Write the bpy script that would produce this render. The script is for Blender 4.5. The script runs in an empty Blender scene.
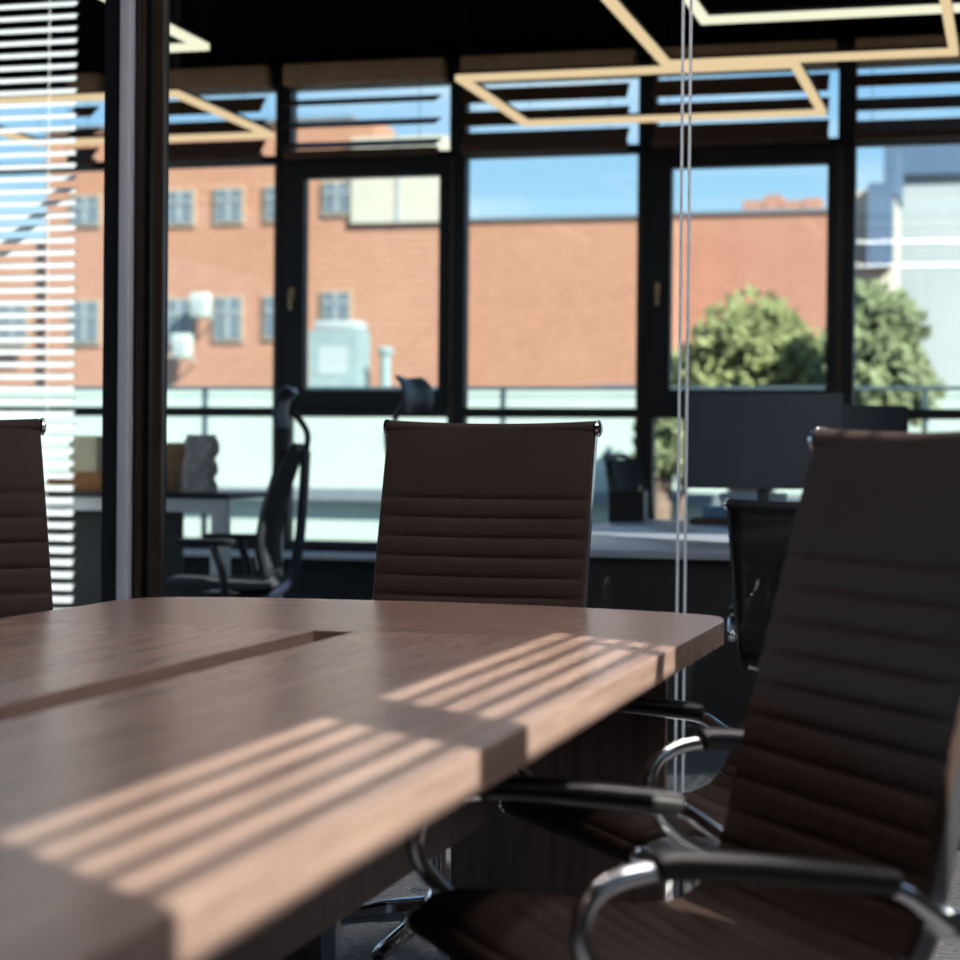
import bpy, bmesh, math, random
from mathutils import Vector, Matrix
random.seed(7)
S = bpy.context.scene
COL = S.collection
PI = math.pi
rad = math.radians

# ------------------------------------------------------------------ camera
ZC = 1.04
YAW, PITCH, ROLL, FPX = rad(15.2), rad(0.66), rad(0.53), 2000.0
fw = Vector((-math.sin(YAW)*math.cos(PITCH), math.cos(YAW)*math.cos(PITCH), -math.sin(PITCH)))
r0 = Vector((math.cos(YAW), math.sin(YAW), 0))
u0 = r0.cross(fw)
CR = r0*math.cos(ROLL) + u0*math.sin(ROLL)
CU = u0*math.cos(ROLL) - r0*math.sin(ROLL)
def at(px, py, Y):
    """the point of the vertical plane at depth Y seen at a pixel of the photograph"""
    d = fw*FPX + CR*(px-480) + CU*(480-py)
    t = Y/d.y
    return Vector((0, 0, ZC)) + d*t
cam = bpy.data.cameras.new('camera')
cam.sensor_fit = 'HORIZONTAL'; cam.sensor_width = 24; cam.lens = 50
cam.clip_end = 500; cam.clip_start = 0.05
cam.dof.use_dof = True; cam.dof.focus_distance = 4.25; cam.dof.aperture_fstop = 2.5
co = bpy.data.objects.new('camera', cam)
co.matrix_world = Matrix(((CR.x, CU.x, -fw.x, 0), (CR.y, CU.y, -fw.y, 0), (CR.z, CU.z, -fw.z, ZC), (0, 0, 0, 1)))
COL.objects.link(co); S.camera = co
S.view_settings.view_transform = 'Standard'
S.view_settings.look = 'None'; S.view_settings.gamma = 1; S.view_settings.exposure = 0.6
S.view_settings.use_curve_mapping = False

# --------------------------------------------------------------- materials
def nodes(name):
    m = bpy.data.materials.new(name); m.use_nodes = True
    nt = m.node_tree
    return m, nt, nt.nodes['Principled BSDF']
def mat(name, col, rough=.5, metal=0, var=.12, scale=8, bump=0, bscale=200, spec=.5, coat=0, trans=None):
    m, nt, b = nodes(name)
    tc = nt.nodes.new('ShaderNodeTexCoord')
    n = nt.nodes.new('ShaderNodeTexNoise'); n.inputs['Scale'].default_value = scale; n.inputs['Detail'].default_value = 4
    nt.links.new(tc.outputs['Object'], n.inputs['Vector'])
    r = nt.nodes.new('ShaderNodeValToRGB')
    r.color_ramp.elements[0].position = .3; r.color_ramp.elements[1].position = .7
    r.color_ramp.elements[0].color = tuple(c*(1-var) for c in col)+(1,)
    r.color_ramp.elements[1].color = tuple(min(1, c*(1+var)) for c in col)+(1,)
    nt.links.new(n.outputs['Fac'], r.inputs['Fac']); nt.links.new(r.outputs['Color'], b.inputs['Base Color'])
    b.inputs['Roughness'].default_value = rough; b.inputs['Metallic'].default_value = metal
    b.inputs['Specular IOR Level'].default_value = spec
    b.inputs['Coat Weight'].default_value = coat
    if bump:
        n2 = nt.nodes.new('ShaderNodeTexNoise'); n2.inputs['Scale'].default_value = bscale
        nt.links.new(tc.outputs['Object'], n2.inputs['Vector'])
        bp = nt.nodes.new('ShaderNodeBump'); bp.inputs['Strength'].default_value = bump; bp.inputs['Distance'].default_value = .002
        nt.links.new(n2.outputs['Fac'], bp.inputs['Height']); nt.links.new(bp.outputs['Normal'], b.inputs['Normal'])
    if trans:
        out = nt.nodes['Material Output']
        t = nt.nodes.new('ShaderNodeBsdfTranslucent'); t.inputs['Color'].default_value = tuple(col)+(1,)
        mx = nt.nodes.new('ShaderNodeMixShader'); mx.inputs[0].default_value = trans
        nt.links.new(b.outputs[0], mx.inputs[1]); nt.links.new(t.outputs[0], mx.inputs[2]); nt.links.new(mx.outputs[0], out.inputs['Surface'])
    return m
def emit(name, col, st):
    m = bpy.data.materials.new(name); m.use_nodes = True; nt = m.node_tree
    nt.nodes.remove(nt.nodes['Principled BSDF'])
    e = nt.nodes.new('ShaderNodeEmission'); e.inputs[0].default_value = tuple(col)+(1,); e.inputs[1].default_value = st
    nt.links.new(e.outputs[0], nt.nodes['Material Output'].inputs['Surface'])
    return m
def wood(name, c1, c2, axis, rough=.3, scale=1.0, coat=0, spec=.5):
    """veneer with its grain running along one axis"""
    m, nt, b = nodes(name)
    tc = nt.nodes.new('ShaderNodeTexCoord'); mp = nt.nodes.new('ShaderNodeMapping')
    s = [26*scale, 26*scale, 26*scale]; s[axis] = 1.6*scale
    mp.inputs['Scale'].default_value = s
    nt.links.new(tc.outputs['Object'], mp.inputs['Vector'])
    n = nt.nodes.new('ShaderNodeTexNoise'); n.inputs['Scale'].default_value = 1.0; n.inputs['Detail'].default_value = 6; n.inputs['Distortion'].default_value = .8
    nt.links.new(mp.outputs[0], n.inputs['Vector'])
    n2 = nt.nodes.new('ShaderNodeTexNoise'); n2.inputs['Scale'].default_value = 6; n2.inputs['Detail'].default_value = 8
    nt.links.new(mp.outputs[0], n2.inputs['Vector'])
    mx = nt.nodes.new('ShaderNodeMix'); mx.data_type = 'FLOAT'; mx.inputs[0].default_value = .35
    nt.links.new(n.outputs['Fac'], mx.inputs[2]); nt.links.new(n2.outputs['Fac'], mx.inputs[3])
    r = nt.nodes.new('ShaderNodeValToRGB')
    r.color_ramp.elements[0].position = .33; r.color_ramp.elements[1].position = .67
    r.color_ramp.elements[0].color = tuple(c1)+(1,); r.color_ramp.elements[1].color = tuple(c2)+(1,)
    nt.links.new(mx.outputs[0], r.inputs['Fac']); nt.links.new(r.outputs['Color'], b.inputs['Base Color'])
    b.inputs['Roughness'].default_value = rough; b.inputs['Coat Weight'].default_value = coat; b.inputs['Coat Roughness'].default_value = .2
    b.inputs['Specular IOR Level'].default_value = spec
    bp = nt.nodes.new('ShaderNodeBump'); bp.inputs['Strength'].default_value = .08; bp.inputs['Distance'].default_value = .001
    nt.links.new(mx.outputs[0], bp.inputs['Height']); nt.links.new(bp.outputs['Normal'], b.inputs['Normal'])
    return m
def glass(name, tint=(.97, .99, .985), ior=1.45, rough=0.0):
    """thin pane: clear straight through, mirror-like by Fresnel"""
    m = bpy.data.materials.new(name); m.use_nodes = True; nt = m.node_tree
    nt.nodes.remove(nt.nodes['Principled BSDF'])
    t = nt.nodes.new('ShaderNodeBsdfTransparent'); t.inputs[0].default_value = tuple(tint)+(1,)
    g = nt.nodes.new('ShaderNodeBsdfGlossy'); g.inputs['Roughness'].default_value = rough
    lw = nt.nodes.new('ShaderNodeLayerWeight'); lw.inputs['Blend'].default_value = .5
    pw = nt.nodes.new('ShaderNodeMath'); pw.operation = 'POWER'; pw.inputs[1].default_value = 5
    nt.links.new(lw.outputs['Facing'], pw.inputs[0])
    f = nt.nodes.new('ShaderNodeMath'); f.operation = 'MULTIPLY_ADD'; f.inputs[1].default_value = .96; f.inputs[2].default_value = ((ior-1)/(ior+1))**2
    nt.links.new(pw.outputs[0], f.inputs[0])
    mx = nt.nodes.new('ShaderNodeMixShader')
    nt.links.new(f.outputs[0], mx.inputs[0]); nt.links.new(t.outputs[0], mx.inputs[1]); nt.links.new(g.outputs[0], mx.inputs[2])
    nt.links.new(mx.outputs[0], nt.nodes['Material Output'].inputs['Surface'])
    return m
def brick(name, c1, c2, mortar, scale):
    m, nt, b = nodes(name)
    tc = nt.nodes.new('ShaderNodeTexCoord'); mp = nt.nodes.new('ShaderNodeMapping')
    mp.inputs['Rotation'].default_value = (PI/2, 0, 0)
    nt.links.new(tc.outputs['Object'], mp.inputs['Vector'])
    bt = nt.nodes.new('ShaderNodeTexBrick'); bt.inputs['Scale'].default_value = scale
    bt.inputs['Color1'].default_value = tuple(c1)+(1,); bt.inputs['Color2'].default_value = tuple(c2)+(1,)
    bt.inputs['Mortar'].default_value = tuple(mortar)+(1,); bt.inputs['Mortar Size'].default_value = .012
    nt.links.new(mp.outputs[0], bt.inputs['Vector'])
    n = nt.nodes.new('ShaderNodeTexNoise'); n.inputs['Scale'].default_value = .35; n.inputs['Detail'].default_value = 5
    nt.links.new(tc.outputs['Object'], n.inputs['Vector'])
    mx = nt.nodes.new('ShaderNodeMix'); mx.data_type = 'RGBA'; mx.blend_type = 'MIX'
    rp = nt.nodes.new('ShaderNodeMapRange'); rp.inputs['From Min'].default_value = .35; rp.inputs['From Max'].default_value = .75; rp.inputs['To Max'].default_value = .55
    nt.links.new(n.outputs['Fac'], rp.inputs['Value']); nt.links.new(rp.outputs[0], mx.inputs[0])
    nt.links.new(bt.outputs['Color'], mx.inputs[6]); mx.inputs[7].default_value = (.36, .205, .135, 1)
    nt.links.new(mx.outputs[2], b.inputs['Base Color']); b.inputs['Roughness'].default_value = .9
    return m

M = {}
M['wood_y'] = wood('walnut veneer along', (.205, .132, .106), (.35, .24, .198), 1, rough=.27, spec=.5)
M['wood_x'] = wood('walnut veneer across', (.18, .112, .088), (.31, .205, .165), 0, rough=.27, spec=.5)
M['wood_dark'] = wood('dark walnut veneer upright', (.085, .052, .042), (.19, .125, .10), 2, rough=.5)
M['channel'] = mat('brown channel lining', (.10, .055, .04), .6)
M['leather'] = mat('dark brown leather', (.040, .0255, .021), .55, var=.15, scale=6, bump=.3, bscale=260, spec=.13)
M['leather_black'] = mat('black leather', (.012, .012, .015), .5, bump=.3, bscale=260, spec=.2)
M['chrome'] = mat('polished chrome', (.82, .83, .86), .12, metal=1, var=.03)
M['alu'] = mat('brushed aluminium', (.75, .76, .8), .25, metal=1, var=.05)
M['pad'] = mat('black arm pad', (.012, .012, .014), .35, var=.1)
M['plastic'] = mat('black plastic', (.014, .015, .018), .4, var=.15)
M['navy'] = mat('dark blue plastic', (.02, .028, .055), .38)
M['mesh_fabric'] = mat('black mesh fabric', (.02, .024, .032), .8, bump=.4, bscale=500)
M['frame'] = mat('black window frame paint', (.012, .012, .015), .5, var=.1, spec=.3)
M['frame_brown'] = mat('bronze anodised frame', (.05, .035, .027), .35, metal=.4)
M['frame_lilac'] = mat('grey anodised edge', (.52, .55, .64), .4, var=.05)
M['slat_brown'] = mat('dark brown wood slat', (.14, .078, .05), .6, spec=.2)
M['head_brown'] = mat('brown blind head box', (.52, .31, .17), .6, spec=.2)
M['slat_white'] = mat('white blind slat', (.56, .62, .67), .5, var=.02, trans=.5)
M['white'] = mat('white painted metal', (.62, .64, .66), .45, var=.04)
M['desk_white'] = mat('white laminate desk top', (.26, .29, .36), .35, var=.04)
M['black_panel'] = mat('black laminate panel', (.008, .008, .010), .5)
M['ceiling'] = mat('black painted ceiling', (.007, .007, .008), .95, spec=0)
M['duct'] = mat('dark painted duct', (.009, .009, .0095), .8, spec=.2)
M['carpet'] = mat('charcoal carpet', (.30, .30, .31), .95, var=.35, scale=60, bump=.5, bscale=300)
M['wall_light'] = mat('pale grey wall paint', (.18, .18, .185), .8, var=.04)
M['wall_dark'] = mat('dark grey wall paint', (.035, .035, .04), .7, var=.06)
M['glass'] = glass('clear partition glass')
M['glass_win'] = glass('clear window glass', (.95, .985, .99))
M['glass_edge'] = mat('polished glass edge', (.92, .94, .97), .2, var=.03, scale=3, spec=.8, trans=.75)
M['led'] = emit('warm light diffuser', (1.0, .74, .44), .62)
M['led_cool'] = emit('pale light diffuser', (1.0, .96, .72), .72)
M['led_added'] = emit('added fill light diffuser', (1.0, .92, .89), 15.0)
M['cardboard'] = mat('brown cardboard', (.22, .13, .07), .85)
M['paper'] = mat('white paper', (.62, .68, .76), .8, var=.05)
M['paper_blue'] = mat('light blue folder', (.22, .42, .62), .6)
M['cream'] = mat('cream card', (.55, .52, .36), .8)
M['orange'] = mat('orange brown card', (.28, .12, .04), .7)
M['bag'] = mat('crumpled grey paper', (.36, .35, .35), .8, var=.3, scale=14)
M['board'] = mat('brown wooden board', (.16, .085, .05), .6)
M['screen'] = mat('matt navy monitor back', (.030, .034, .050), .55, var=.04)
M['brass'] = mat('worn brass', (.55, .36, .2), .35, metal=1)
M['brick'] = brick('salmon brick', (.345, .160, .103), (.285, .128, .08), (.31, .20, .14), 3.2)
M['brick_red'] = brick('red brick', (.315, .138, .098), (.27, .112, .078), (.28, .17, .13), 3.2)
M['ext_white'] = mat('white render', (.36, .44, .405), .9, var=.05, scale=1)
M['ext_cream'] = mat('cream sheet cladding', (.385, .37, .31), .8, var=.04)
M['ext_grey'] = mat('pale blue grey render', (.285, .32, .335), .85, var=.05, scale=.4)
M['ext_blue'] = mat('slate blue cladding', (.055, .10, .17), .7)
M['ext_teal'] = mat('pale teal metal', (.19, .25, .26), .6)
M['ext_win'] = mat('dull window glass', (.11, .14, .165), .25)
M['ext_trim'] = mat('pale window trim', (.30, .24, .18), .8)
M['ext_roof'] = mat('grey roofing felt', (.13, .155, .18), .9)
M['ext_rail'] = mat('dark teal railing paint', (.04, .07, .09), .5)
M['ext_ground'] = mat('asphalt', (.16, .16, .17), .95)
M['bark'] = mat('brown bark', (.17, .12, .09), .9, var=.3, scale=20)
M['leaf'] = mat('yellow green leaves', (.245, .275, .12), .8, var=.45, scale=2.5, trans=.4)
M['leaf_dark'] = mat('mid green leaves', (.185, .22, .115), .8, var=.45, scale=2.5, trans=.35)

# ----------------------------------------------------------------- helpers
class MB:
    """collects solid shapes and links them as one mesh"""
    def __init__(s): s.bm = bmesh.new()
    def box(s, c, d, bev=0, rot=None):
        r = bmesh.ops.create_cube(s.bm, size=1)['verts']
        mx = Matrix.Translation(Vector(c))
        if rot is not None: mx = mx @ rot
        bmesh.ops.transform(s.bm, verts=r, matrix=mx @ Matrix.Diagonal((d[0], d[1], d[2], 1)))
        if bev:
            es = list({e for v in r for e in v.link_edges})
            bmesh.ops.bevel(s.bm, geom=es, offset=bev, segments=2, affect='EDGES', profile=.5)
        return s
    def span(s, lo, hi, bev=0):
        return s.box([(a+b)/2 for a, b in zip(lo, hi)], [abs(b-a) for a, b in zip(lo, hi)], bev)
    def tube(s, pts, r, n=12, sx=1.0, caps=True, close=False):
        """swept round (or oval) section; r may be a list"""
        pts = [Vector(p) for p in pts]; N = len(pts); rings = []
        up = None
        for i, p in enumerate(pts):
            if close: t = (pts[(i+1) % N]-pts[i-1])
            else: t = pts[min(i+1, N-1)]-pts[max(i-1, 0)]
            t.normalize()
            if up is None:
                up = Vector((0, 0, 1)) if abs(t.z) < .9 else Vector((1, 0, 0))
            a = t.cross(up).normalized(); up = a.cross(t).normalized()
            rr = r[i] if isinstance(r, (list, tuple)) else r
            rings.append([s.bm.verts.new(p + a*math.cos(2*PI*k/n)*rr*sx + up*math.sin(2*PI*k/n)*rr) for k in range(n)])
        for i in range(N if close else N-1):
            A, B = rings[i], rings[(i+1) % N]
            for k in range(n): s.bm.faces.new((A[k], A[(k+1) % n], B[(k+1) % n], B[k]))
        if caps and not close:
            s.bm.faces.new(rings[0][::-1]); s.bm.faces.new(rings[-1])
        return s
    def bar(s, a, b, r, n=12): return s.tube([a, b], r, n)
    def lathe(s, prof, c=(0, 0, 0), n=24, axis='z'):
        rings = []
        for (r, z) in prof:
            ring = []
            for k in range(n):
                x, y = r*math.cos(2*PI*k/n), r*math.sin(2*PI*k/n)
                v = (x, y, z) if axis == 'z' else ((z, x, y) if axis == 'x' else (y, z, x))
                ring.append(s.bm.verts.new(Vector(c)+Vector(v)))
            rings.append(ring)
        for A, B in zip(rings, rings[1:]):
            for k in range(n): s.bm.faces.new((A[k], A[(k+1) % n], B[(k+1) % n], B[k]))
        s.bm.faces.new(rings[0][::-1]); s.bm.faces.new(rings[-1])
        return s
    def prism(s, poly, z0, z1, bev=0):
        b = [s.bm.verts.new((x, y, z0)) for x, y in poly]; t = [s.bm.verts.new((x, y, z1)) for x, y in poly]
        n = len(poly); fs = [s.bm.faces.new(b[::-1]), s.bm.faces.new(t)]
        for i in range(n): fs.append(s.bm.faces.new((b[i], b[(i+1) % n], t[(i+1) % n], t[i])))
        if bev:
            es = [e for e in fs[1].edges]
            bmesh.ops.bevel(s.bm, geom=es, offset=bev, segments=2, affect='EDGES', profile=.5)
        return s
    def sheet(s, grid_f, grid_b):
        """closed slab from a front and a back grid of points"""
        F = [[s.bm.verts.new(p) for p in row] for row in grid_f]
        B = [[s.bm.verts.new(p) for p in row] for row in grid_b]
        n, m = len(F), len(F[0])
        for i in range(n-1):
            for j in range(m-1):
                s.bm.faces.new((F[i][j], F[i][j+1], F[i+1][j+1], F[i+1][j]))
                s.bm.faces.new((B[i][j], B[i+1][j], B[i+1][j+1], B[i][j+1]))
        for i in range(n-1):
            s.bm.faces.new((F[i][0], F[i+1][0], B[i+1][0], B[i][0]))
            s.bm.faces.new((F[i][-1], B[i][-1], B[i+1][-1], F[i+1][-1]))
        for j in range(m-1):
            s.bm.faces.new((F[0][j], B[0][j], B[0][j+1], F[0][j+1]))
            s.bm.faces.new((F[-1][j], F[-1][j+1], B[-1][j+1], B[-1][j]))
        return s
    def build(s, name, m, parent=None, smooth=True, label=None, loc=None):
        bmesh.ops.recalc_face_normals(s.bm, faces=s.bm.faces)
        me = bpy.data.meshes.new(name); s.bm.to_mesh(me); s.bm.free()
        me.materials.append(m)
        if smooth:
            for p in me.polygons: p.use_smooth = True
            try: me.set_sharp_from_angle(angle=rad(35))
            except Exception: pass
        o = bpy.data.objects.new(name, me); COL.objects.link(o)
        if parent: o.parent = parent
        if loc: o.location = loc
        if label: o['label'] = label
        return o
def tag(o, label=None, cat=None, group=None, kind=None):
    if label: o['label'] = label
    if cat: o['category'] = cat
    if group: o['group'] = group
    if kind: o['kind'] = kind
    return o
def thing(name, label, cat, loc=(0, 0, 0), rz=0, group=None, kind=None):
    o = bpy.data.objects.new(name, None); COL.objects.link(o)
    o.empty_display_size = .1
    o.location = loc; o.rotation_euler = (0, 0, rz)
    return tag(o, label, cat, group, kind)
def copy_tree(o, parent=None):
    kids = list(o.children)
    c = o.copy(); COL.objects.link(c); c.parent = parent
    for ch in kids: copy_tree(ch, c)
    return c
def spline(pts, n=8):
    """Catmull-Rom through the points"""
    P = [Vector(p) for p in pts]; P = [2*P[0]-P[1]]+P+[2*P[-1]-P[-2]]; out = []
    for i in range(1, len(P)-2):
        for k in range(n):
            t = k/n; a, b, c, d = P[i-1:i+3]
            out.append(.5*((2*b)+(c-a)*t+(2*a-5*b+4*c-d)*t*t+(3*b-a-3*c+d)*t**3))
    out.append(P[-2]); return out
def struct(o, label=None, cat=None): return tag(o, label, cat, kind='structure')

# ------------------------------------------------------- the swivel chairs
def star_base(root, m_leg, R=.29, a0=90, hub=.07):
    for k in range(5):
        a = rad(a0+72*k); c, s_ = math.cos(a), math.sin(a)
        pts = [(c*.03, s_*.03, .115), (c*R*.5, s_*R*.5, .10), (c*R, s_*R, .075)]
        leg = MB().tube(spline(pts, 5), [.024]*5+[.020]*5+[.015], 10, sx=1.1).build('leg', m_leg, root)
        w = MB()
        px, py = -s_, c
        for sd in (-1, 1):
            cx, cy = c*R+px*sd*.014, s_*R+py*sd*.014
            rings = MB
            ring = []
            bm = w.bm
            prof = [(.024, -.010), (.030, -.007), (.030, .007), (.024, .010)]
            rr = []
            for (r_, z_) in prof:
                rr.append([bm.verts.new((cx+px*z_+c*math.cos(t)*r_, cy+py*z_+s_*math.cos(t)*r_, .030+math.sin(t)*r_)) for t in [2*PI*q/16 for q in range(16)]])
            for A, B in zip(rr, rr[1:]):
                for q in range(16): bm.faces.new((A[q], A[(q+1) % 16], B[(q+1) % 16], B[q]))
            bm.faces.new(rr[0][::-1]); bm.faces.new(rr[-1])
        w.bar((c*R, s_*R, .03), (c*R, s_*R, .078), .008, 8)
        w.build('caster', M['plastic'], leg)
    MB().lathe([(.034, .085), (.036, .13), (.028, .15), (.028, .24), (.02, .24), (.02, .40)]).build('column', m_leg, root)

def swivel_chair(name, label, cat, loc, rz, leather, lift=0, rec=0, arm_drop=0, metal='alu', top=1.08, rib=.044, first=.165, a0=90, group=None):
    """ribbed sling chair on side rails: the seat faces local -y"""
    root = thing(name, label, cat, loc, rz, group)
    L = lift
    yt = .365+rec
    f = (top-.50)/.58
    prof = [(-.212, .452+L), (-.19, .476+L), (-.12, .479+L), (-.01, .460+L), (.09, .444+L), (.165, .452+L), (.215, .50+L),
            (.215+(yt-.215)*.22, .50+.13*f+L), (.215+(yt-.215)*.50, .50+.30*f+L), (.215+(yt-.215)*.82, .50+.475*f+L), (yt, top-.012+L)]
    C = spline([(0, a, b) for a, b in prof], 20)
    s = [0]
    for a, b in zip(C, C[1:]): s.append(s[-1]+(b-a).length)
    T = s[-1]
    def pt(d):
        d = min(max(d, 0), T)
        for i in range(len(s)-1):
            if s[i+1] >= d:
                k = (d-s[i])/max(1e-9, s[i+1]-s[i]); p = C[i].lerp(C[i+1], k); t = (C[i+1]-C[i]).normalized(); break
        return p, Vector((0, -t.z, t.y))            # point, normal towards the sitter
    d_split = min(s, key=lambda q: abs(q-.52)); d_split = .44
    def sling(d0, d1, seams, wrap):
        ds = []; N = int((d1-d0)/.0055)
        ds = [d0+(d1-d0)*i/N for i in range(N+1)]
        xs = [-1, -.985, -.93, -.75, -.5, -.25, 0, .25, .5, .75, .93, .985, 1]
        F, B = [], []
        for d in ds:
            p, n = pt(d)
            gap = min([abs(d-q) for q in seams] + [.05])
            puff = .0055*(1-math.exp(-gap/.004))
            rowf, rowb = [], []
            for x in xs:
                e = (1-abs(x)**8)
                sag = -.012*(1-x*x)
                th = .006+puff*(.35+.65*e)
                if abs(x) == 1: th = .003
                rowf.append(Vector((x*.238, 0, 0))+p+n*(th+sag))
                rowb.append(Vector((x*.238, 0, 0))+p+n*(-(.004+.006*e)+sag))
            F.append(rowf); B.append(rowb)
        return F, B
    tl = T-first
    seams_b = [tl-rib*k for k in range(20) if tl-rib*k > d_split+.01]
    seams_s = [.10+rib*k for k in range(20) if .10+rib*k < d_split-.01]
    mb = MB(); F, B = sling(d_split+.002, T-.004, seams_b, True); mb.sheet(F, B)
    mb.build('backrest', leather, root)
    mb = MB(); F, B = sling(.004, d_split-.002, seams_s, False); mb.sheet(F, B)
    mb.build('seat', leather, root)
    # the leather is rolled over a rod at the top and at the front of the seat
    for d, nm in ((T, 'top_roll'), (0, 'front_roll')):
        p, n = pt(d)
        q = p - n*.004
        pts = [(x*.238, q.y + (.012 if nm == 'top_roll' else 0)*(1-x*x), q.z - (.007*(1-x*x) if nm == 'top_roll' else 0)) for x in [-1+i/8 for i in range(17)]]
        mr = MB().tube(pts, .017, 14).build(nm, leather, root)
        for sd in (-1, 1):
            MB().lathe([(.010, -.004), (.018, -.003), (.0185, .004), (.012, .008)], (sd*.243, q.y, q.z), 16, 'x').build('end_cap', M['chrome'], mr, label='polished chrome end cap')
    for sd in (-1, 1):
        f1, b1 = [], []
        N = 60
        for i in range(N+1):
            p, n = pt(.01+(T-.02)*i/N)
            f1.append([Vector((sd*(.230 if k == 0 else .239), 0, 0))+p-n*.004 for k in (0, 1)])
            b1.append([Vector((sd*(.230 if k == 0 else .239), 0, 0))+p-n*.028 for k in (0, 1)])
        MB().sheet(f1, b1).build('side_rail', M[metal], root)
        # arm: loops up from the seat rail, carries the pad and drops back to the rail of the backrest
        La = L-arm_drop
        X = .264*sd; xi = .239*sd
        arm = [(xi, -.06, .445+La), (sd*.25, -.10, .452+La), (sd*.262, -.155, .480+La), (X, -.200, .530+La), (X, -.208, .565+La), (X, -.19, .600+La), (X, -.14, .617+La),
               (X, -.06, .614+La), (X, .10, .592+La), (X, .17, .580+La), (sd*.262, .21, .556+La), (sd*.25, .245, .532+La), (xi, .262, .528+La)]
        am = MB().tube(spline(arm, 7), .0115, 12).build('armrest', M['chrome'], root)
        pd = [(X, -.125, .622+La), (X, -.10, .624+La), (X, 0, .613+La), (X, .09, .600+La), (X, .155, .590+La), (X, .168, .587+La)]
        MB().tube(spline(pd, 5), [.012]+[.0165]*24+[.012], 14, sx=1.35).build('arm_pad', M['pad'], am, label='black arm pad')
        MB().lathe([(.006, -.012), (.017, -.010), (.0195, 0), (.017, .010), (.006, .012)], (sd*.245, .258, .530+La), 18, 'x').build('knob', M['chrome'], am)
    st = MB()
    pz = pt(.30)[0]
    st.tube([(-.228, .02, .432+L), (-.12, .02, .405+L), (.12, .02, .405+L), (.228, .02, .432+L)], .011, 10)
    st.tube([(-.228, .11, .430+L), (-.12, .09, .405+L), (.12, .09, .405+L), (.228, .11, .430+L)], .011, 10)
    st.build('stretcher', M['chrome'], root)
    MB().box((0, .05, .392+L), (.15, .19, .035), .008).build('tilt_mechanism', M['plastic'], root)
    MB().bar((.075, .03, .39+L), (.24, .01, .385+L), .005, 8).build('lever', M['plastic'], root)
    star_base(root, M['chrome'], a0=a0)
    if L > .005:
        MB().lathe([(.02, .395), (.02, .395+L)]).build('piston', M['chrome'], root)
    return root

swivel_chair('swivel_chair', 'brown ribbed leather swivel chair at the far end of the table, seen head-on', 'chair', (-1.145, 3.935, 0), 0, M['leather'], lift=.038, a0=118)
swivel_chair('swivel_chair', 'brown leather swivel chair cut off by the left edge beyond the table corner', 'chair', (-1.958, 3.47, 0), rad(44), M['leather'], lift=.030, rib=.054, first=.15)
swivel_chair('swivel_chair', 'nearest brown leather chair, large at right, back turned up to the right edge', 'chair', (-.425, 2.36, 0), rad(-54), M['leather'], arm_drop=.013, a0=110)
swivel_chair('swivel_chair', 'brown leather chair half hidden behind the nearest right-hand chair', 'chair', (-.525, 3.235, 0), rad(-52), M['leather'], rec=.095, top=1.06, a0=100)
swivel_chair('swivel_chair', 'black leather chair behind the glass partition, backed up to it beside the desk', 'chair', (-.545, 6.02, 0), rad(176), M['leather_black'], metal='plastic', lift=-.0, top=.925, first=.12)

# ------------------------------------------------------------------- table
XL, XR = -1.71, -.515
def far_edge():
    P = [(XR, 3.575), (-.530, 3.645), (-.56, 3.695), (-.63, 3.735), (-.75, 3.772), (-.92, 3.808), (-1.11, 3.828), (-1.30, 3.822), (-1.46, 3.808), (-1.58, 3.788), (-1.67, 3.748), (-1.715, 3.69), (-1.728, 3.60)]
    return [(p.x, p.y) for p in spline([(a, b, 0) for a, b in P], 5)]
YS = 3.125; SX0, SX1 = -1.133, -1.062
tb = thing('conference_table', 'long walnut conference table with a slot down the middle and sun stripes along its edge', 'table', (0, 0, 0))
g = .0006
fe = far_edge()
MB().prism([(XL-.015, YS+g)]+[(XR, YS+g)]+fe, .708, .75, .0015).build('end_panel', M['wood_x'], tb, smooth=False)
MB().prism([(SX1, -.6), (XR, -.6), (XR, YS-g), (SX1, YS-g)], .708, .75, .0015).build('side_panel', M['wood_y'], tb, smooth=False)
MB().prism([(XL, -.6), (SX0, -.6), (SX0, YS-g), (XL-.015, YS-g)], .708, .75, .0015).build('side_panel', M['wood_y'], tb, smooth=False)
MB().span((SX0-.01, -.6, .690), (SX1+.01, YS+.01, .7075)).build('cable_channel', M['channel'], tb)
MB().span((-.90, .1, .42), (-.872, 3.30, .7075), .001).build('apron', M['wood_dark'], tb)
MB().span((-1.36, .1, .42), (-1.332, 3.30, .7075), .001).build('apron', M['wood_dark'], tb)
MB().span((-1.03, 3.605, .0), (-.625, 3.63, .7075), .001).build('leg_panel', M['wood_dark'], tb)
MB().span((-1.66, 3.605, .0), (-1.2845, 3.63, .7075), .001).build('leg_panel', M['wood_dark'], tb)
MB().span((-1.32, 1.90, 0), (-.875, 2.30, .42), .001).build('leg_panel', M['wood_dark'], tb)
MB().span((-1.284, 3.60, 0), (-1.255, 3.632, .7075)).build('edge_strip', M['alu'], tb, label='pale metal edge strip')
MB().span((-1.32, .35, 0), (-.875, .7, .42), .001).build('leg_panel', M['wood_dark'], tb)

# ------------------------------------------------------- setting, this room
YP, YW = 5.5, 12.0
struct(MB().span((-9, -3, -.1), (4, 12.4, 0)).build('floor', M['carpet'], smooth=False))
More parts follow.
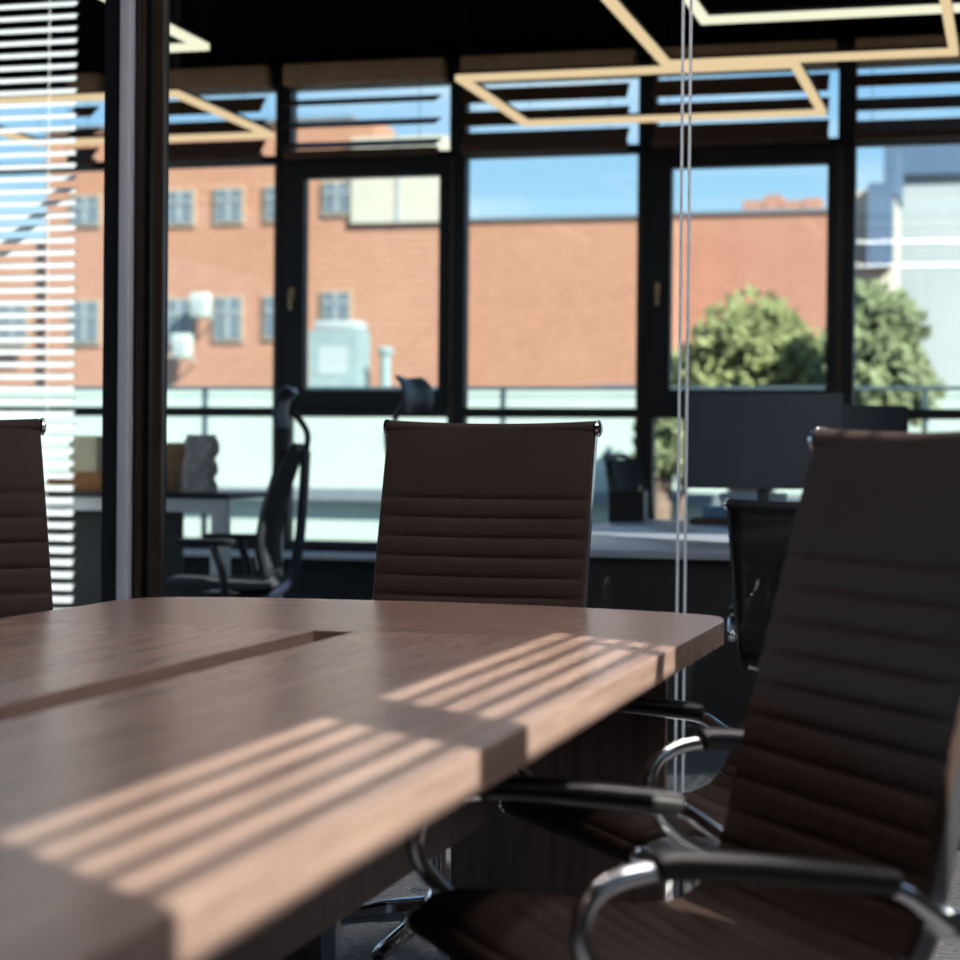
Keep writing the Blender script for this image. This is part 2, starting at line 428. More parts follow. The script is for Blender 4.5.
# ceiling of the office; unseen slanted slot added to sun the white blind
hole = [(-5.0, 8.52), (-4.22, 8.52), (-.62, 5.66), (-1.40, 5.66)]
cm = MB()
for poly in ([(-9, 8.52), (4, 8.52), (4, 12.2), (-9, 12.2)], [(-9, 5.5), (4, 5.5), (4, 5.66), (-9, 5.66)],
             [(-9, 5.66), hole[3], hole[0], (-9, 8.52)], [hole[2], (4, 5.66), (4, 8.52), hole[1]]):
    cm.prism(poly, 3.5, 3.6)
struct(cm.build('ceiling', M['ceiling'], smooth=False))
struct(MB().span((-9, -3, 3.2), (1.2, 5.5, 3.3)).build('ceiling', M['ceiling'], smooth=False))
# glass partition
def pane(name, x0, x1, z0=.0, z1=3.2):
    o = MB().span((x0, YP-.005, z0), (x1, YP+.005, z1)).build(name, M['glass'], smooth=False)
    return struct(o, None)
p1 = pane('wall_glass', -2.474, -.921); p2 = pane('wall_glass', -.905, 1.0); p3 = pane('wall_glass', -4.6, -2.658)
for p, x in ((p1, -.921), (p2, -.905)):
    s_ = 1 if p is p2 else -1
    MB().span((x-.0005 if s_ > 0 else x-.006, YP-.0065, .03), (x+.006 if s_ > 0 else x+.0005, YP+.0065, 3.2)).build('polished_edge', M['glass_edge'], p)
struct(MB().span((-2.474, YP-.02, 0), (1.0, YP+.02, .03)).build('trim_1', M['frame'], smooth=False))
struct(MB().span((-4.6, YP-.02, 0), (-2.658, YP+.02, .03)).build('trim_2', M['frame'], smooth=False))
post = struct(MB().span((-2.657, YP-.03, 0), (-2.475, YP+.03, 3.2)).build('trim_3', M['frame'], smooth=False))
MB().span((-2.587, YP-.075, 0), (-2.556, YP-.03, 3.2), .002).build('grey_edge_profile', M['frame_lilac'], post, label='grey anodised edge profile')
MB().span((-2.543, YP-.045, 0), (-2.521, YP-.03, 3.2), .002).build('bronze_profile', M['frame_brown'], post, label='bronze stop profile')
MB().span((-2.495, YP-.055, 0), (-2.456, YP-.03, 3.2), .002).build('bronze_profile', M['frame_brown'], post, label='bronze door edge profile')

struct(MB().span((-2.2, -3.1, 0), (1.12, -3, 3.2)).build('wall_back', M['wall_light'], smooth=False))
struct(MB().span((-9, -3.1, 0), (-2.2, -3, 3.2)).build('wall_back_dark', M['wall_dark'], smooth=False))
# right-hand wall: two windows stripe the table, a third is added for floor light
XWALL = 1.0
SUN_H = Vector((.783, -.622)); TAN = .70
ow = [(-.125, .70), (.805, 1.846), (2.75, 3.6)]
w = MB()
w.span((XWALL, -3, 0), (XWALL+.12, 5.5, 1.2)); w.span((XWALL, -3, 2.5), (XWALL+.12, 5.5, 3.2))
w.span((XWALL, -3, 1.2), (XWALL+.12, ow[0][0], 2.5)); w.span((XWALL, ow[0][1], 1.2), (XWALL+.12, ow[1][0], 2.5)); w.span((XWALL, ow[1][1], 1.2), (XWALL+.12, ow[2][0], 2.5)); w.span((XWALL, ow[2][1], 1.2), (XWALL+.12, 5.5, 2.5))
struct(w.build('wall_right', M['wall_dark'], smooth=False))
for i, (a, b) in enumerate(ow):
    fr = MB()
    for (y0, y1, z0, z1) in ((a, a+.02, 1.2, 2.5), (b-.02, b, 1.2, 2.5), (a, b, 1.2, 1.23), (a, b, 2.47, 2.5)):
        fr.span((XWALL+.03, y0, z0), (XWALL+.07, y1, z1))
    wn = struct(fr.build('window_%d' % (i+8), M['frame'], smooth=False))
    MB().span((XWALL+.045, a, 1.2), (XWALL+.052, b, 2.5)).build('glass', M['glass_win'], wn)
    sl = MB(); z = 1.24
    zlo, zhi, pit = 2.060, 2.312, .0452
    shut = {0: [(a-.02, b+.02)], 1: [(a-.02, 1.47), (1.53, b+.02)], 2: []}[i]   # the lower slats are shut here
    while z < 2.038:
        for (q0, q1) in shut: sl.box((XWALL-.012, (q0+q1)/2, z), (.004, q1-q0, .036))
        z += .030
    z = 1.24
    while i == 2 and z < 2.02:
        sl.box((XWALL-.012, (a+b)/2, z), (.0175, b-a+.04, .0025)); z += .040
    sl.box((XWALL-.012, (a+b)/2, 2.040), (.004, b-a+.04, .034))
    k = 0
    if i == 2: zhi = 2.05
    while zlo+.0665+pit*k < zhi:
        sl.box((XWALL-.012, (a+b)/2, zlo+.0665+pit*k), (.0175, b-a+.04, .0025)); k += 1
    z = zhi+.018
    while z < 2.5: sl.box((XWALL-.012, (a+b)/2, z), (.004, b-a+.04, .036)); z += .030
    sl.build('slats', M['slat_white'], wn)

# ----------------------------------------------- setting, the office beyond
struct(MB().span((2.2, 5.5, 0), (2.35, 12.2, 3.5)).build('wall_east', M['wall_dark'], smooth=False))
XM = [-8.05, -6.89, -5.73, -4.57, -3.415, -2.225, -1.03, .13, 1.29]
w = MB()
w.span((-9, YW-.05, 0), (2.3, YW+.12, .42))
w.span((-9, YW-.05, 3.40), (2.3, YW+.12, 3.5))
struct(w.build('wall_far', M['frame'], smooth=False))
struct(MB().span((-9, YW-.30, .40), (2.2, YW-.05, .43)).build('trim_sill', M['white'], smooth=False))
sash_bays = {3, 5}
for i in range(len(XM)-1):
    x0, x1 = XM[i], XM[i+1]
    fr = MB(); y0, y1 = YW-.04, YW+.06
    hw = .045
    fr.span((x0-.05, y0, .42), (x0+.055, y1, 3.4)); fr.span((x1-.05, y0, .42), (x1-.0501+.0001+.0, y1, 3.4)) if False else None
    fr.span((x0+.055, y0, .42), (x1-.05, y1, .50))                       # bottom rail
    fr.span((x0+.055, y0, 1.285), (x1-.05, y1, 1.345))                   # transom
    fr.span((x0+.055, y0, 2.895), (x1-.05, y1, 2.945))                   # head transom
    fr.span((x0+.055, y0, 3.36), (x1-.05, y1, 3.4))
    wn = struct(fr.build('window_%d' % (i if i else 20), M['frame'], smooth=False))
    MB().span((x1-.05, y0-.012, .5), (x1-.018, y0, 2.895)).build('stop_bead', M['frame_brown'], wn, smooth=False, label='bronze stop bead')
    if i in sash_bays:
        sx0, sx1 = (x0+.055, x1-.05)
        gx0, gx1 = (sx0+.105, sx1-.055)
        s_ = MB(); z0, z1 = 1.345, 2.895
        s_.span((sx0, y0-.035, z0), (gx0, y1-.04, z1), .004); s_.span((gx1, y0-.035, z0), (sx1, y1-.04, z1), .004)
        s_.span((gx0, y0-.035, z0), (gx1, y1-.04, 1.455), .004); s_.span((gx0, y0-.035, 2.79), (gx1, y1-.04, z1), .004)
        sa = s_.build('sash', M['frame'], wn, smooth=False)
        h = MB(); hx = sx0+.03
        h.box((hx, y0-.042, 2.06), (.028, .014, .08), .003); h.tube([(hx, y0-.05, 2.06), (hx, y0-.075, 2.06), (hx+.004, y0-.08, 2.03), (hx+.006, y0-.08, 1.96)], .009, 8)
        h.build('handle', M['brass'], sa, label='worn brass window handle')
    MB().span((x0+.055, YW+.005, .5), (x1-.05, YW+.013, 1.285)).build('glass', M['glass_win'], wn, smooth=False)
    MB().span((x0+.055, YW+.005, 1.345), (x1-.05, YW+.013, 2.895)).build('glass', M['glass_win'], wn, smooth=False)
    MB().span((x0+.055, YW+.005, 2.945), (x1-.05, YW+.013, 3.36)).build('glass', M['glass_win'], wn, smooth=False)

# brown wood blinds drawn up under the ceiling, one to each bay
spots = {2: ('behind the black post', 2), 3: ('over the left opening sash', 3), 4: ('over the wide fixed pane above the middle chair', 4),
         5: ('over the opening sash right of the glass joint', 5), 6: ('over the far right window', 6)}
for i in (1, 2, 3, 4, 5, 6):
    x0, x1 = XM[i]+.06, XM[i+1]-.095
    if i == 1: x0 = -6.0
    lab = {1: 'dark wood slatted blind seen between the white blind and the black post', 2: 'dark wood slatted blind just right of the black partition post',
           3: 'dark wood slatted blind with widest sky gaps, above the left opening window', 4: 'dark wood slatted blind above the middle fixed window',
           5: 'dark wood slatted blind above the window right of the glass joint', 6: 'dark wood slatted blind at the far right window'}[i]
    t = thing('slatted_blind', lab, 'blind', ((x0+x1)/2, YW-.14, 2.93), 0, 'dark slatted blinds along the window tops')
    hw = (x1-x0)/2
    MB().span((-hw, -.06, .43), (hw+.04, .05, .56), .004).build('head_box', M['head_brown'], t)
    s_ = MB()
    tilt = {1: 34, 2: 46, 3: 22, 4: 44, 5: 50, 6: 36}[i]
    for z in (.325, .185, .055):
        s_.box((0, 0, z), (2*hw, .150, .008), 0, Matrix.Rotation(rad(tilt), 4, 'X'))
    s_.build('slats', M['slat_brown'], t)
    MB().span((-hw, -.05, -.03), (hw, .02, .02), .004).build('bottom_rail', M['slat_brown'], t)
    for x in (-hw*.8, hw*.8): MB().bar((x, -.07, .02), (x, -.07, .45), .002, 6).build('cord', M['slat_brown'], t)

# full-height white blind added in place of one mirrored in the glass
t = thing('reflected_blind', 'white venetian blind at the left edge, standing in for a reflection in the glass', 'blind', (-5.23, 8.6, 0), 0)
s_ = MB(); z = .06
while z < 3.40:                                   # thin curved slats
    V = []
    for k in range(5):
        u = (k-2)/2; yy = u*.025; zz = -.004*u*u
        c_, n_ = math.cos(rad(38)), math.sin(rad(38))
        V.append([s_.bm.verts.new((x, yy*c_-zz*n_, z+yy*n_+zz*c_)) for x in (-.91, .91)])
    for A, B in zip(V, V[1:]): s_.bm.faces.new((A[0], A[1], B[1], B[0]))
    z += .0585
s_.build('slats', M['slat_white'], t)
MB().span((-.91, -.03, 3.42), (.91, .03, 3.50), .003).build('head_rail', M['white'], t)
MB().span((-.91, -.025, .015), (.91, .025, .03), .003).build('bottom_rail', M['white'], t)
for x in (-.55, .12, .78): MB().bar((x, -.026, .03), (x, -.026, 3.43), .0012, 5).build('ladder_cord', M['white'], t)

# ---------------------------------------------------- ceiling lights, ducts
ZL = 2.9
def led_rect(label, x0, x1, y0, y1, m, skip=(), w_=.02):
    t = thing('pendant_light', label, 'light', ((x0+x1)/2, (y0+y1)/2, ZL), 0, 'linear frame lights under the black ceiling')
    hx, hy = (x1-x0)/2, (y1-y0)/2; b = w_
    segs = {'front': ((-hx-b, -hy-b), (hx+b, -hy+b)), 'back': ((-hx-b, hy-b), (hx+b, hy+b)), 'left': ((-hx-b, -hy+b), (-hx+b, hy-b)), 'right': ((hx-b, -hy+b), (hx+b, hy-b))}
    for k, (lo, hi) in segs.items():
        if k in skip: continue
        o = MB().span((lo[0], lo[1], 0), (hi[0], hi[1], .032), .004).build('light_bar', m, t)
        MB().span((lo[0], lo[1], .032), (hi[0], hi[1], .048)).build('housing', M['frame'], o)
    for sx in (-1, 1):
        for sy in (-1, 1): MB().bar((sx*hx*.97, sy*hy, .04), (sx*hx*.97, sy*hy, (3.5 if y0 > 5.5 else 3.2)-ZL), .0012, 5).build('cable', M['frame'], t)
led_rect('rectangular frame light farthest left, crossing the white blind and the post', -5.8, -4.28, 9.65, 11.0, M['led'])
led_rect('rectangular frame light hanging before the middle windows', -2.72, -1.07, 9.56, 10.92, M['led'])
led_rect('frame light with a long rear bar running right above the middle one', -1.66, -.33, 7.1, 9.43, M['led'])
ZL = 2.98
led_rect('bright pale frame light at the top right corner of the view', -1.395, .35, 7.2, 8.885, M['led_cool'])
ZL = 2.9
led_rect('pale frame light near the top left, corner peeking right of the post', -4.1, -3.66, 7.0, 8.56, M['led_cool'], skip=('left', 'front'))
ZL = 3.1
led_rect('unseen frame light added over the conference table to brighten the room', -1.75, -.55, 2.35, 4.7, M['led_added'], w_=.016)  # added lamp out of view, lifts the light on table and chairs
led_rect('unseen frame light added over the aisle to brighten the table from the right', .15, .88, 1.9, 4.9, M['led_added'], w_=.06)  # added fill lamp, set where neither it nor its reflection shows

# --------------------------------------------------------- office furniture
# bench desk right of centre
t = thing('bench_desk', 'long pale topped bench desk behind the glass, black front panel', 'desk', (-.6, 8.0, 0))
MB().span((-1.25, -1.6, .715), (1.2, -.005, .74), .003).build('desktop', M['desk_white'], t)
MB().span((-1.25, .005, .715), (1.2, 1.75, .74), .003).build('desktop', M['desk_white'], t)
MB().span((-1.24, -1.57, .12), (1.19, -1.545, .714)).build('front_panel', M['black_panel'], t)
for x in (-1.2, 1.15):
    for y in (-1.5, 1.68): MB().span((x-.03, y-.03, 0), (x+.03, y+.03, .714)).build('leg', M['black_panel'], t)
def monitor(label, loc, rz, w, z0, z1):
    t = thing('monitor', label, 'monitor', loc, rz, None)
    h0, h1 = z0-loc[2], z1-loc[2]
    MB().box((0, 0, (h0+h1)/2), (w, .022, h1-h0), .006).build('screen_back', M['screen'], t)
    MB().box((0, .02, (h0+h1)/2-.02), (w*.5, .03, (h1-h0)*.5), .01).build('rear_housing', M['screen'], t)
    MB().box((0, .05, (h0+h1)/4+.02), (.05, .02, (h0+h1)/2-.03), .004).build('stand', M['plastic'], t)
    MB().box((0, .03, .007), (.24, .18, .014), .004).build('foot', M['plastic'], t)
monitor('large dark monitor right of the glass joint, its bottom over white papers', (-1.045, 8.3, .74), 0, .655, .918, 1.315)
monitor('smaller dark monitor peeking over the nearest brown chair', (-.655, 9.35, .74), rad(22), .30, .98, 1.295)
a = at(628, 517, 9.45)
t = thing('pen_holder', 'black box pen holder on the desk right of the middle chair', 'pen holder', (a.x, 9.45, .74))
b = MB()
for lo, hi in (((-.085, -.05, 0), (.085, .05, .008)), ((-.085, -.05, .008), (-.079, .05, .145)), ((.079, -.05, .008), (.085, .05, .145)), ((-.079, -.05, .008), (.079, -.044, .145)), ((-.079, .044, .008), (.079, .05, .145))): b.span(lo, hi)
b.build('body', M['plastic'], t)
o = MB().tube([(0, 0, 0), (-.055, .01, .22)], .006, 8).build('pen', M['plastic'], loc=(a.x-.055, 9.45, .75))
tag(o, 'dark pen leaning left out of the black pen holder', 'pen')
o = MB().tube([(0, 0, 0), (.02, .0, .16)], .005, 8).build('pen', M['brass'], loc=(a.x+.04, 9.45, .75))
tag(o, 'brass coloured pen standing in the black pen holder', 'pen')
o = MB().box((0, 0, .014), (.62, .40, .028), .003).build('desk_tray', M['board'], loc=(-1.17, 9.32, .741)); tag(o, 'brown wooden tray under the papers below the large monitor', 'tray')
z = .770
for k, (wd, dx, m, h, lb) in enumerate(((.46, .0, 'paper_blue', .05, 'light blue folder at the bottom of the paper pile under the large monitor'),
                                      (.38, .04, 'paper', .03, 'white paper stack resting on the light blue folder'), (.30, -.02, 'paper', .035, 'topmost white paper stack below the large monitor'))):
    o = MB().box((0, 0, h/2), (wd, .28, h-.001), .002, Matrix.Rotation(rad(4*k-4), 4, 'Z')).build('paper_stack' if k else 'folder', M[m], loc=(-1.19+dx, 9.30, z)); tag(o, lb, 'papers'); z += h

# desk at left with things on it
t = thing('office_desk', 'tall white framed desk with dark top, left of the mesh chair', 'desk', (-4.6, 9.2, 0))
MB().span((-1.0, -.40, .83), (.97, .40, .855), .003).build('desktop', M['plastic'], t)
MB().span((-.99, -.385, .765), (.96, -.36, .829)).build('frame', M['white'], t)
for x in (-.95, .92):
    for y in (-.35, .35): MB().span((x-.04, y-.03, 0), (x+.04, y+.03, .829), .003).build('leg', M['white'], t)
MB().span((-.90, -.30, .18), (.70, -.28, .829)).build('front_panel', M['black_panel'], t)
def on_left(px, w): return at(px, 490, 9.15).x
t = thing('cardboard_box', 'brown cardboard box on the left desk just right of the black post', 'box', (on_left(176, 0), 9.2, .856))
MB().span((-.13, -.03, 0), (.09, .14, .24), .003).build('carton', M['cardboard'], t)
MB().box((-.02, .055, .241), (.05, .168, .002)).build('tape', M['cream'], t)
mb = MB()
F = []
for i in range(9):
    zz = .26*i/8; row = []
    for k in range(16):
        a = 2*PI*k/16; rr = .085*(1-.12*math.sin(zz*12))+random.uniform(-.010, .010)
        sq = 1/max(abs(math.cos(a)), abs(math.sin(a)))**.6
        row.append(mb.bm.verts.new((math.cos(a)*rr*sq+zz*.05, math.sin(a)*rr*sq*.7, zz+(random.uniform(-.02, .02) if i == 8 else 0))))
    F.append(row)
for A, B in zip(F, F[1:]):
    for k in range(16): mb.bm.faces.new((A[k], A[(k+1) % 16], B[(k+1) % 16], B[k]))
mb.bm.faces.new(F[0][::-1]); mb.bm.faces.new(F[-1])
o = mb.build('paper_bag', M['bag'], smooth=False, loc=(on_left(211, 0), 9.0, .857)); tag(o, 'crumpled pale grey bag next to the cardboard box on the left desk', 'bag')
for k in range(3):
    o = MB().box((0, 0, .06), (.006, .012, .12), .001).build('marker', M['plastic'], loc=(on_left(182, 0)-.05+.045*k, 8.98, .856))
    tag(o, ['leftmost of the thin dark markers standing before the cardboard box', 'middle one of the thin dark markers before the cardboard box', 'rightmost of the thin dark markers before the cardboard box'][k], 'marker', 'markers standing on the left desk')
o = MB().box((0, 0, .045), (.30, .22, .09), .003).build('book', M['orange'], loc=(on_left(88, 0), 9.1, .856)); tag(o, 'thick orange brown book lying on the left desk, left of the post', 'book')
o = MB().box((0, 0, .09), (.15, .2, .18), .004).build('storage_box', M['cream'], loc=(on_left(94, 0), 9.12, .947)); tag(o, 'cream box standing on the orange brown book', 'box')

# mesh task chairs
def task_chair(label, loc, rz, lift=0, head=True):
    """faces local -y"""
    r = thing('task_chair', label, 'chair', loc, rz, None); L = lift
    def pad(name, pts, w, th, m, bul=.0):
        F, B = [], []
        P = spline(pts, 8)
        for i, p in enumerate(P):
            t = (P[min(i+1, len(P)-1)]-P[max(i-1, 0)]).normalized(); n = Vector((0, -t.z, t.y)); e = math.sin(PI*min(1, max(0, (i+1)/(len(P)+1))))**.35
            xs = [-1, -.9, -.6, -.3, 0, .3, .6, .9, 1]
            F.append([Vector((x*w*(.75+.25*e), 0, 0))+p+n*(th*(1-x**6)*.9+.003)+n*bul*x*x for x in xs])
            B.append([Vector((x*w*(.75+.25*e), 0, 0))+p-n*(th*(1-x**6)*.3+.003)+n*bul*x*x for x in xs])
        return MB().sheet(F, B).build(name, m, r)
    pad('seat', [(0, -.26, .44+L), (0, -.22, .475+L), (0, 0, .47+L), (0, .2, .475+L), (0, .23, .49+L)], .25, .03, M['mesh_fabric'])
    bk = pad('backrest', [(0, .22, .55+L), (0, .215, .66+L), (0, .24, .80+L), (0, .285, .95+L), (0, .315, 1.06+L)], .23, .010, M['mesh_fabric'], .05)
    fr = MB()
    for sd in (-1, 1): fr.tube(spline([(sd*.19, .205, .53+L), (sd*.235, .19, .66+L), (sd*.24, .215, .82+L), (sd*.225, .265, .98+L), (sd*.15, .315, 1.08+L)], 6), .014, 10)
    fr.tube([(-.15, .315, 1.08+L), (.15, .315, 1.08+L)], .014, 10); fr.tube([(-.19, .205, .53+L), (.19, .205, .53+L)], .014, 10)
    fr.build('back_frame', M['plastic'], r)
    MB().tube(spline([(0, .06, .43+L), (0, .24, .45+L), (0, .31, .60+L), (0, .335, .85+L), (0, .345, 1.06+L)], 6), .022, 10, sx=1.6).build('spine', M['navy'], r)
    if head:
        hp = pad('headrest', [(0, .27, 1.17+L), (0, .255, 1.22+L), (0, .265, 1.28+L), (0, .30, 1.315+L)], .15, .02, M['navy'], .03)
        MB().tube(spline([(0, .345, 1.05+L), (0, .35, 1.14+L), (0, .29, 1.23+L)], 5), .014, 10).build('headrest_stem', M['plastic'], r)
    for sd in (-1, 1):
        a_ = MB().tube(spline([(sd*.2, .06, .43+L), (sd*.30, .05, .45+L), (sd*.315, .04, .54+L), (sd*.31, .0, .65+L)], 6), .018, 10).build('armrest', M['plastic'], r)
        MB().box((sd*.305, -.04, .668+L), (.09, .25, .028), .011).build('arm_pad', M['pad'], a_)
    MB().box((0, .02, .41+L), (.2, .26, .05), .012).build('tilt_mechanism', M['plastic'], r)
    star_base(r, M['plastic'], R=.31)
    if L > .005: MB().lathe([(.02, .39), (.02, .39+L)]).build('piston', M['plastic'], r)
    return r
task_chair('black mesh task chair with headrest seen from the side before the left desk', (-3.36, 8.15, 0), rad(-78))
task_chair('mesh task chair whose blue headrest rises over the left corner of the middle chair', (-2.62, 9.25, 0), rad(78), lift=.09)
task_chair('dark blue backed task chair behind the pen holder, left of the glass joint', (-1.80, 10.5, 0), rad(80), lift=-.03, head=False)

# ---------------------------------------------------------------- outdoors
struct(MB().span((-80, 12.5, -9.1), (80, 160, -9)).build('ground_outside', M['ext_ground'], smooth=False))
# roof terrace with its railing
struct(MB().span((-14, 12.12, -.3), (10, 15.0, -.05)).build('floor_terrace', M['ext_roof'], smooth=False))
t = thing('railing', 'dark metal railing crossing the windows on the terrace edge', 'railing', (0, 14.4, 0))
zr = at(480, 386.5, 14.4).z
MB().span((-12, -.03, zr-.028), (6, .03, zr), .006).build('top_rail', M['ext_rail'], t)
for px in (-150, 205, 503, 925):
    MB().span((at(px, 400, 14.4).x-.018, -.018, -.05), (at(px, 400, 14.4).x+.018, .018, zr-.028)).build('post', M['ext_rail'], t)
# white low building straight across
YB = 26
t = thing('white_building', 'low white rendered building beyond the railing, below the brick walls', 'building', (0, YB, 0))
xa, xb = at(-60, 400, YB).x, at(1000, 400, YB).x
z1 = at(480, 391, YB).z; z0 = at(480, 490, YB).z
MB().span((xa, 0, -9), (xb, 5, z1)).build('wall', M['ext_white'], t, smooth=False)
MB().span((xa, -.25, z0-.16), (xb, 0, z0)).build('ledge', M['ext_roof'], t, smooth=False)
MB().span((xa, -1.4, -9), (xb, -.25, z0-.75)).build('lower_roof', M['ext_roof'], t, smooth=False)
MB().span((at(588, 400, YB).x, .6, z1), (at(648, 400, YB).x, 3.5, z1+.10)).build('roof_light', M['ext_blue'], t, smooth=False, label='low slate blue roof light')
MB().span((xa, -.015, z1-.06), (xb+.1, 0, z1+.02)).build('cornice', M['ext_white'], t, smooth=False)
# teal unit and pipe on its roof
a, b = at(309, 325, 27), at(357, 325, 27)
t = thing('roof_unit', 'pale teal ventilation tower on the white roof, in the left opening window', 'ventilation unit', ((a.x+b.x)/2, 27.3, z1))
hw = (b.x-a.x)/2; ht = at(330, 330, 27).z-z1
MB().span((-hw, -.3, 0), (hw, .3, ht)).build('casing', M['ext_teal'], t)
MB().span((-hw*.85, -.25, ht), (hw*.95, .25, ht+.14), .03).build('cap', M['ext_grey'], t)
MB().span((-hw*.6, -.31, ht*.30), (hw*.6, -.3, ht*.75)).build('louvre', M['ext_grey'], t)
a = at(381, 385, 27)
t = thing('vent_pipe', 'pale vent pipe with a cap, right of the teal ventilation tower', 'pipe', (a.x, 27.2, z1+.004))
h2 = at(381, 352, 27).z-z1
MB().lathe([(.075, 0), (.075, h2-.02)]).build('pipe', M['ext_teal'], t); MB().lathe([(.11, h2-.02), (.12, h2+.04), (.04, h2+.09)]).build('cap', M['ext_teal'], t)
# main brick block
YK = 46
t = thing('brick_building', 'long salmon brick building filling the windows, with small paned windows', 'building', (0, YK, 0))
def bx(px): return at(px, 300, YK).x
def bz(py, px=480): return at(px, py, YK).z
MB().span((bx(46), 0, -9), (bx(372), 1.7, bz(122, 300))).build('wall', M['brick'], t, smooth=False, label='tall left wing')
MB().span((bx(-70), .4, -9), (bx(46), 12, bz(239, 20))).build('wall', M['brick'], t, smooth=False, label='lower far left wing')
MB().span((bx(372), 0, -9), (bx(668), 1.7, bz(219, 560))).build('wall', M['brick'], t, smooth=False, label='low middle wing')
MB().span((bx(352), -.15, bz(223, 400)), (bx(445), 2, bz(137, 400))).build('cream_panel', M['ext_cream'], t, smooth=False, label='cream sheet panel at the roof edge')
MB().span((bx(398), -.19, bz(223, 400)), (bx(401), -.15, bz(137, 400))).build('panel_joint', M['ext_grey'], t, smooth=False)
MB().span((bx(372), -.1, bz(219, 560)), (bx(668), .5, bz(216, 560))).build('coping', M['ext_roof'], t, smooth=False)
MB().span((bx(46)-.1, -.1, bz(122, 300)), (bx(352), .5, bz(118, 300))).build('coping', M['ext_roof'], t, smooth=False)
wins = [(86, 197, 224), (180, 192, 223), (229, 190, 221), (279, 188, 219), (337, 183, 213), (86, 302, 342), (180, 300, 340), (229, 298, 339), (279, 297, 337), (337, 293, 322), (14, 306, 345), (131, 195, 224), (131, 301, 341)]
for (cx, ya, yb) in wins:
    x0, x1 = bx(cx-13), bx(cx+13); za, zb = bz(yb, cx), bz(ya, cx)
    f_ = MB().span((x0-.06, -.08, za-.08), (x1+.06, 0, zb+.06)).build('window', M['ext_trim'], t, smooth=False)
    MB().span((x0, -.10, za), (x1, -.081, zb)).build('pane', M['ext_win'], f_, smooth=False)
    c = MB(); c.span(((x0+x1)/2-.03, -.13, za), ((x0+x1)/2+.03, -.101, zb)); c.span((x0, -.13, za+(zb-za)*.62), (x1, -.101, za+(zb-za)*.62+.05)); c.build('muntin', M['ext_grey'], f_, smooth=False)
for (cx, cy, lb) in ((201, 305, 'upper of the two white cooling units on the brick wall by the post'), (182, 346, 'lower of the two white cooling units on the brick wall by the post')):
    a = at(cx, cy, YK-.62)
    u = thing('cooling_unit', lb, 'air conditioner', (a.x, YK-.62, a.z-.3), 0, 'cooling units on the brick wall')
    MB().box((0, 0, .3), (.46, .34, .58), .04).build('casing', M['ext_white'], u)
    MB().lathe([(.18, -.02), (.19, 0), (.05, .005)], (0, -.17, .3), 18, 'y').build('fan_grille', M['ext_grey'], u)
    c = MB()
    for sx in (-.16, .16): c.span((sx-.02, .1, -.04), (sx+.02, .51, 0))
    c.build('bracket', M['ext_grey'], u)
# red block at right
YR = 48
def rx(px): return at(px, 300, YR).x
def rz_(py, px=760): return at(px, py, YR).z
t = thing('brick_building', 'red brick building with chimneys, seen right of the glass joint', 'building', (0, YR, 0))
MB().span((rx(660), 0, -9), (rx(836), 4, rz_(213))).build('wall', M['brick_red'], t, smooth=False)
MB().span((rx(660), -.1, rz_(213)), (rx(836), .5, rz_(210))).build('coping', M['ext_roof'], t, smooth=False)
for (a_, b_, ya) in ((738, 760, 197), (760, 778, 192), (778, 800, 198), (800, 818, 196)):
    MB().span((rx(a_), .6, rz_(211)), (rx(b_)-.03, 1.6, rz_(ya))).build('chimney', M['brick_red'], t, smooth=False)
# pale building at right with blue top and a blue side
YG = 59
def gx(px): return at(px, 300, YG).x
def gz(py): return at(900, py, YG).z
t = thing('grey_building', 'pale grey building with a slate blue top band at the right edge', 'building', (0, YG, 0))
MB().span((gx(892), 0, -9), (gx(1100), 10, gz(176))).build('wall', M['ext_grey'], t, smooth=False)
MB().span((gx(891), -.25, gz(176)), (gx(1100), 10, gz(128))).build('top_band', M['ext_blue'], t, smooth=False)
t = thing('narrow_building', 'narrow cream building with a dark blue bay left of the pale grey one', 'building', (0, 53, 0))
MB().span((at(846, 300, 53).x, 0, -9), (at(890, 300, 53).x, 4, at(870, 190, 53).z)).build('wall', M['ext_cream'], t, smooth=False)
MB().span((at(868, 300, 53).x, -.6, at(870, 268, 53).z), (at(893, 300, 53).x, 0, at(870, 186, 53).z)).build('bay', M['ext_blue'], t, smooth=False)
MB().span((at(881, 300, 53).x, .5, at(870, 190, 53).z), (at(893, 300, 53).x, 4, at(870, 140, 53).z)).build('stair_tower', M['ext_blue'], t, smooth=False)
